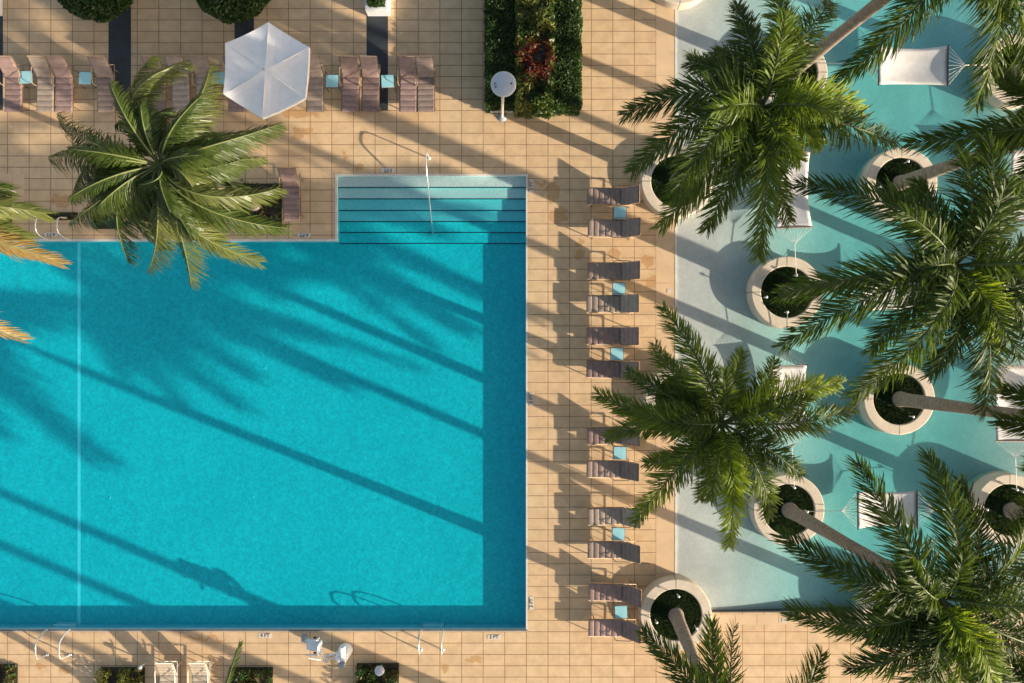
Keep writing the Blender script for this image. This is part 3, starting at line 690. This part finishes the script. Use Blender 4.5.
def cm_(x, y, r):
    q = W(536,62,1.1); d = (V((x,y,0))-V((q.x,q.y,0))); d = math.hypot(d.x*.9, d.y*.75)
    return 1 if d < .6 + r.uniform(-.25, .25) else (2 if noise.noise(V((x*1.3, y*1.3, 3))) < -.05 and r.random() < .8 else 0)
hedge('croton_shrubs', 516, -40, 554, 105, 1.45, ['croton','croton_red','hedge'], 'yellow-green shrubs with a red clump between the two dark hedges', 'shrub', 9000, .085, .35, seed=4, mixf=cm_)
kb = MB(); a, b_ = W(490,110,.2), W(513,110,.2); kb.box(((a.x+b_.x)/2, a.y, .1), (b_.x-a.x, .1, .2), bev=.01); tag(kb.obj('low_kerb', 'concrete'), 'short pale kerb behind the lamp foot at the end of the hedge', 'kerb')
def ball(cx, cy, rad_px, h, label, seed):
    r = random.Random(seed); c = W(cx, cy, h*.6); R = rad_px/27.5; c.z = 0
    root = empty('round_shrub', c, 0, label, 'shrub', 'round dark shrubs at the top edge'); mb = MB()
    mb.tube([(0,0,0),(0,0,h*.4)], .09, 8); mb.obj('trunk', 'trunk', root); mb = MB()
    core = MB(); core.lathe([(.001,h-.25),(R*.45,h-.35),(R*.78,h*.72),(R*.86,h*.55),(R*.7,h*.36),(.001,h*.28)], 24); core.obj('branches', 'bed', root)
    for _ in range(15000):
        d = V((r.gauss(0,1), r.gauss(0,1), r.gauss(0,1))).normalized(); k = 1 - r.random()**2*.2 + .07*noise.noise(d*3+V((seed,0,0)))
        leaves(mb, [(d.x*R*k, d.y*R*k, h*.62 + d.z*h*.38*k)], .06, r)
    mb.obj('foliage', 'hedge', root)
ball(95, -22, 42, 2.2, 'round dark green shrub at the left dark strip, cut by the top edge', 11)
ball(232, -21, 42, 2.2, 'round dark green shrub above the parasol, cut by the top edge', 12)
def trough(x0, y0, x1, y1, h, label, seed):
    A = W(x0, y1, h); B = W(x1, y0, h); c = (A+B)/2; c.z = 0; w2, d2 = (B.x-A.x), (B.y-A.y)
    root = empty('planter_box', c, 0, label, 'planter', 'white box planters at the top edge'); mb = MB(); t = .13
    for cx, cy, dx, dy in ((0,-d2/2+t/2,w2,t),(0,d2/2-t/2,w2,t),(-w2/2+t/2,0,t,d2-2*t-.004),(w2/2-t/2,0,t,d2-2*t-.004)): mb.box((cx,cy,h/2), (dx,dy,h), bev=.012)
    mb.obj('box', 'white', root); s_ = MB(); s_.box((0,0,h/2-.04), (w2-2*t+.01,d2-2*t+.01,h-.08)); s_.obj('soil', 'bed', root)
    r = random.Random(seed); f = MB()
    leaves(f, [(r.uniform(-w2*.36, w2*.36), r.uniform(-d2*.40, d2*.36), h-.03+r.random()*.35) for _ in range(1800)], .07, r); f.obj('foliage', 'hedge', root)
trough(365, -22, 388, 10, .5, 'white box planter with green plant heading the right dark strip', 5)
trough(-34, -22, -7, 10, .5, 'white box planter at the top left corner', 6)
def bed(x0, y0, x1, y1, label, seed, h=.45, n=2600, kerb=True, mats=('shrubmix','hedge')):
    A = W(x0, y1, 0); B = W(x1, y0, 0); c = (A+B)/2; w2, d2 = B.x-A.x, B.y-A.y
    root = empty('planting_bed', c, 0, label, 'planting bed', 'small square beds of low shrubs in the deck'); mb = MB()
    mb.box((0,0,.03), (w2,d2,.06)); mb.obj('soil', 'bed', root)
    r = random.Random(seed); f = MB()
    for _ in range(n):
        x, y = r.uniform(-w2/2, w2/2), r.uniform(-d2/2, d2/2); v = noise.noise(V((x*2.2+seed, y*2.2, 0)))
        if v > -.28: leaves(f, [(x, y, .05 + r.random()*h*(.6+v))], .055, r, 0 if noise.noise(V((x*3, y*3+seed, 4))) > -.1 else 1)
    f.obj('foliage', list(mats), root)
bed(-20, 664, 18, 702, 'low shrub bed at the bottom left corner', 1)
bed(101, 667, 145, 702, 'low shrub bed left of the two cream loungers', 2, mats=('croton','shrubmix'))
bed(230, 667, 273, 702, 'low shrub bed right of the two cream loungers', 3)
bed(357, 663, 399, 702, 'low shrub bed beside the pool lift with a round grey lamp in it', 4)
bed(238, 184, 282, 229, 'dark bed at the foot of the coconut palm', 5, .25, 1400)
bed(94, 214, 121, 229, 'small dark bed under the left fronds of the coconut palm', 6, .2, 500)
bed(43, 213, 78, 220, 'narrow dark bed slot between ladder and coconut palm', 7, .1, 150)
bed(-30, 185, 12, 232, 'dark bed at the left edge framed with pale tiles', 8, .3, 900)
fr = MB()
for x0, y0, x1, y1 in ((12.6,174,24,184.5),(12.6,185.2,24,196),(12.6,196.6,24,207),(-20,174,12,184.5)): band(fr, x0, y0, x1, y1)
fr.obj('bed_border_paving', 'border')['kind'] = 'structure'
def dome(px, py, z, r_, label, mat='disc', name='garden_lamp'):
    w = W(px, py, z); w.z = 0; mb = MB(); mb.lathe([(.03,0),(.03,z-.12),(r_,z-.10),(r_*.85,z-.02),(r_*.45,z),(.001,z+.01)], 20); tag(mb.obj(name, mat, None, w), label, 'garden lamp', 'small round garden lamps')
dome(379,672,.62,.19,'round grey lamp standing in the bed by the pool lift'); dome(6,189,.5,.1,'small bluish lamp in the bed at the left edge'); dome(139,668,.55,.09,'small dark lamp in the bed left of the cream loungers','grey')

# ------------------------------------------------------------------ rails, ladders, pool lift
b = W(429,158,0); root = empty('handrail', b, 0, 'single stainless handrail running down the middle of the pool steps', 'handrail')
e = W(432.5,235,-.3) - b; mb = MB()
mb.tube(rounded([(0,0,0),(0,0,.86),(0,-.55,.88),(e.x,e.y,-.45)], .16, 6), .024, 10); mb.obj('rail', 'rail', root)
mb = MB(); mb.lathe([(.001,.03),(.05,.03),(.07,.0)], 16); mb.obj('flange', 'rail', root)
mid = MB(); mid.tube([(0.0,-.55,.84),(0,-.62,.0)], .018, 8); 
def grab(px_list, py_deck, py_pool, sgn, label):
    a = W(px_list[0], py_deck, 0); root = empty('pool_ladder', a, 0, label, 'pool ladder', 'pairs of grab rails at the pool edge')
    dy = W(0, py_pool, 0).y - a.y
    for px in px_list:
        x = W(px, 0, 0).x - a.x; mb = MB()
        mb.tube(rounded([(x,0,0),(x,dy*.10,.62),(x,dy*.80,.66),(x,dy*1.06,.25),(x,dy*1.09,-.5)], .22, 6), .024, 10); mb.obj('rail', 'rail', root)
        fl_ = MB(); fl_.lathe([(.001,.025),(.05,.025),(.065,0)], 14, (x,0,0)); fl_.obj('flange', 'rail', root)
    tr_ = MB(); x0, x1 = 0, W(px_list[1],0,0).x - a.x
    for z in (-.25, -.45): tr_.box(((x0+x1)/2, dy*1.09, z-.1), (x1-x0, .07, .03))
    tr_.obj('tread', 'white', root)
grab((47,70), 655, 631, 1, 'white grab rails of the ladder at the lower left pool edge')
grab((421,443), 650, 631, 1, 'white grab rails of the ladder at the lower right pool edge')
grab((47,68), 218, 238, -1, 'white grab rails of the ladder at the upper left pool edge')
# lift
b = W(345,651,.1); b.z = 0; root = empty('pool_lift', b, 0, 'white pool access lift with seat and footrest on the lower pool edge', 'pool lift')
def L_(px, py, z): return W(px, py, z) - b
mb = MB(); mb.lathe([(.27,0),(.27,.03),(.25,.05),(.24,.62),(.20,.70),(.12,.73),(.001,.74)], 28); mb.obj('base_cover', 'white', root)
mb = MB(); q0, q1 = L_(344,648,1.1), L_(342,664,1.25); mb.tube([(0,0,.7), q0], .06, 10); mb.box((q0+q1)/2, (.16,.72,.16), rx=.1, bev=.02); mb.obj('mast', 'white', root)
mb = MB(); mb.box(q1+V((.0,-.02,.02)), (.22,.2,.2), bev=.03); mb.obj('motor_box', 'grey', root)
for k, (dx, dz) in enumerate(((0,0),(0,.16))):
    mb = MB(); mb.tube([L_(341,656-k*4,1.2+dz), L_(323,661-k*4,1.25+dz)], .03, 8); mb.obj('arm', 'white', root)
s = L_(313,645,.95); mb = MB(); mb.box(s, (.46,.44,.07), rz=-.12, bev=.03); mb.obj('seat', 'white', root)
mb = MB(); mb.box(s+V((.30,-.02,.26)), (.07,.46,.52), rz=-.12, bev=.03); mb.obj('backrest', 'white', root)
mb = MB(); mb.tube(rounded([L_(325,662,1.25), L_(321,652,1.3), L_(321,644,1.15), s+V((.2,0,.0))], .1), .028, 8); mb.obj('seat_bracket', 'white', root)
for dy in (-.27, .27):
    mb = MB(); mb.tube(rounded([s+V((.24,dy,.0)), s+V((.22,dy,.25)), s+V((-.22,dy+.02,.27))], .06), .02, 8); mb.obj('armrest', 'white' if dy < 0 else 'white', root)
    mb = MB(); mb.box(s+V((.08,dy*1.05,.02)), (.1,.05,.06)); mb.obj('hinge', 'black', root)
mb = MB(); f = s + V((-.46,.06,-.45)); mb.box(f, (.22,.34,.03), rz=-.12, bev=.01); mb.obj('footrest', 'grey', root)
mb = MB(); mb.tube([s+V((-.2,.1,0)), f+V((.05,.05,0))], .018, 6); mb.tube([s+V((-.2,-.1,0)), f+V((.05,-.1,0))], .018, 6); mb.obj('footrest_bar', 'white', root)
mb = MB(); mb.tube([L_(309,658,1.0), L_(320,660,1.15)], .025, 8); mb.obj('handle', 'white', root)

# ------------------------------------------------------------------ depth markers
def text_mesh(s, size):
    cu = bpy.data.curves.new('t', 'FONT'); cu.body = s; cu.size = size; cu.align_x = 'CENTER'; cu.align_y = 'CENTER'; cu.extrude = .002; cu.offset = .004
    o_ = bpy.data.objects.new('t', cu); C.objects.link(o_); bpy.context.view_layer.update()
    me = bpy.data.meshes.new_from_object(o_); bpy.data.objects.remove(o_); return me
def marker(px, py, txt, rz, where):
    q = W(px, py, 0); q.z = .004; root = empty('depth_marker', q, rz, f'white depth marker tile reading {txt} {where}', 'depth marker', 'depth marker tiles on the pool deck')
    mb = MB(); mb.box((0,0,.003), (.50,.17,.006)); mb.obj('tile', 'tile_white', root)
    me = text_mesh(txt, .19); me.materials.append(M['ink']); o_ = bpy.data.objects.new('lettering', me); C.objects.link(o_); o_.parent = root; o_.location = (0,0,.0085)
marker(304,235,'4 FT',PI,'near the step corner'); marker(388,170.5,'3 FT',PI,'above the steps'); marker(531.5,186,'3 FT',PI/2,'right of the steps'); marker(531.5,399,'3 FT',PI/2,'halfway down the right pool edge')
marker(531.5,603,'3 FT',PI/2,'near the lower right pool corner'); marker(265,635.5,'4 FT',0,'beside the pool lift'); marker(494,637,'3 FT',0,'right of the lower right ladder'); marker(51,234.5,'4 FT',PI,'between the upper left ladder rails')
def cover(px, py, w_px, label):
    q = W(px, py, 0); mb = MB(); mb.box((0,0,.008), (w_px/K,w_px/K,.012), bev=.003); tag(mb.obj('skimmer_cover', 'tile_white', None, (q.x,q.y,0)), label, 'cover', 'small white covers set in the deck')
cover(784,620,4.6,'small square white cover in the lower right deck'); cover(669,291,4,'small white cover by the edge of the wading pool')
for px, py, tx in ((123,367,'upper left'),(265,368,'upper middle'),(406,368,'upper right'),(110,497,'lower left'),(253,497,'lower middle'),(398,497,'lower right')):
    q = W(px, py, FZ); mb = MB(); mb.lathe([(.001,.02),(.02,.02),(.028,0)], 14); tag(mb.obj('floor_inlet', 'fitting', None, (q.x,q.y,FZ+.003)), f'tiny white inlet on the pool floor, {tx} of six', 'inlet', 'inlets on the pool floor')

# ------------------------------------------------------------------ camera, world, sun
cam = bpy.data.cameras.new('camera'); co = bpy.data.objects.new('camera', cam); C.objects.link(co)
co.location = (0, 0, CH); cam.lens = 24; cam.sensor_width = 36; cam.clip_end = 3000; sc.camera = co
w = bpy.data.worlds.new('World'); sc.world = w; w.use_nodes = True; n = w.node_tree
sky = n.nodes.new('ShaderNodeTexSky'); sky.sky_type = 'NISHITA'; sky.sun_disc = False
sky.sun_elevation = math.radians(ELEV); sky.sun_rotation = math.radians(AZ); sky.air_density = .8; sky.dust_density = 1.5; sky.ozone_density = .6
bg = n.nodes['Background']; n.links.new(mix(n, 1.0, sky.outputs[0], (1.10, .98, .84), 'MULTIPLY'), bg.inputs[0]); bg.inputs[1].default_value = .15
sl = bpy.data.lights.new('sun', 'SUN'); sl.energy = 5.0; sl.angle = math.radians(.55); sl.color = (1, .87, .70)
so = bpy.data.objects.new('sun', sl); C.objects.link(so)
e_, a_ = math.radians(ELEV), math.radians(AZ)
d = V((math.sin(a_)*math.cos(e_), math.cos(a_)*math.cos(e_), math.sin(e_)))
so.rotation_euler = (-d).to_track_quat('-Z', 'Y').to_euler()
sc.view_settings.view_transform = 'Standard'; sc.view_settings.look = 'None'; sc.view_settings.exposure = .85
sc.cycles.transparent_max_bounces = 12; sc.cycles.max_bounces = 6
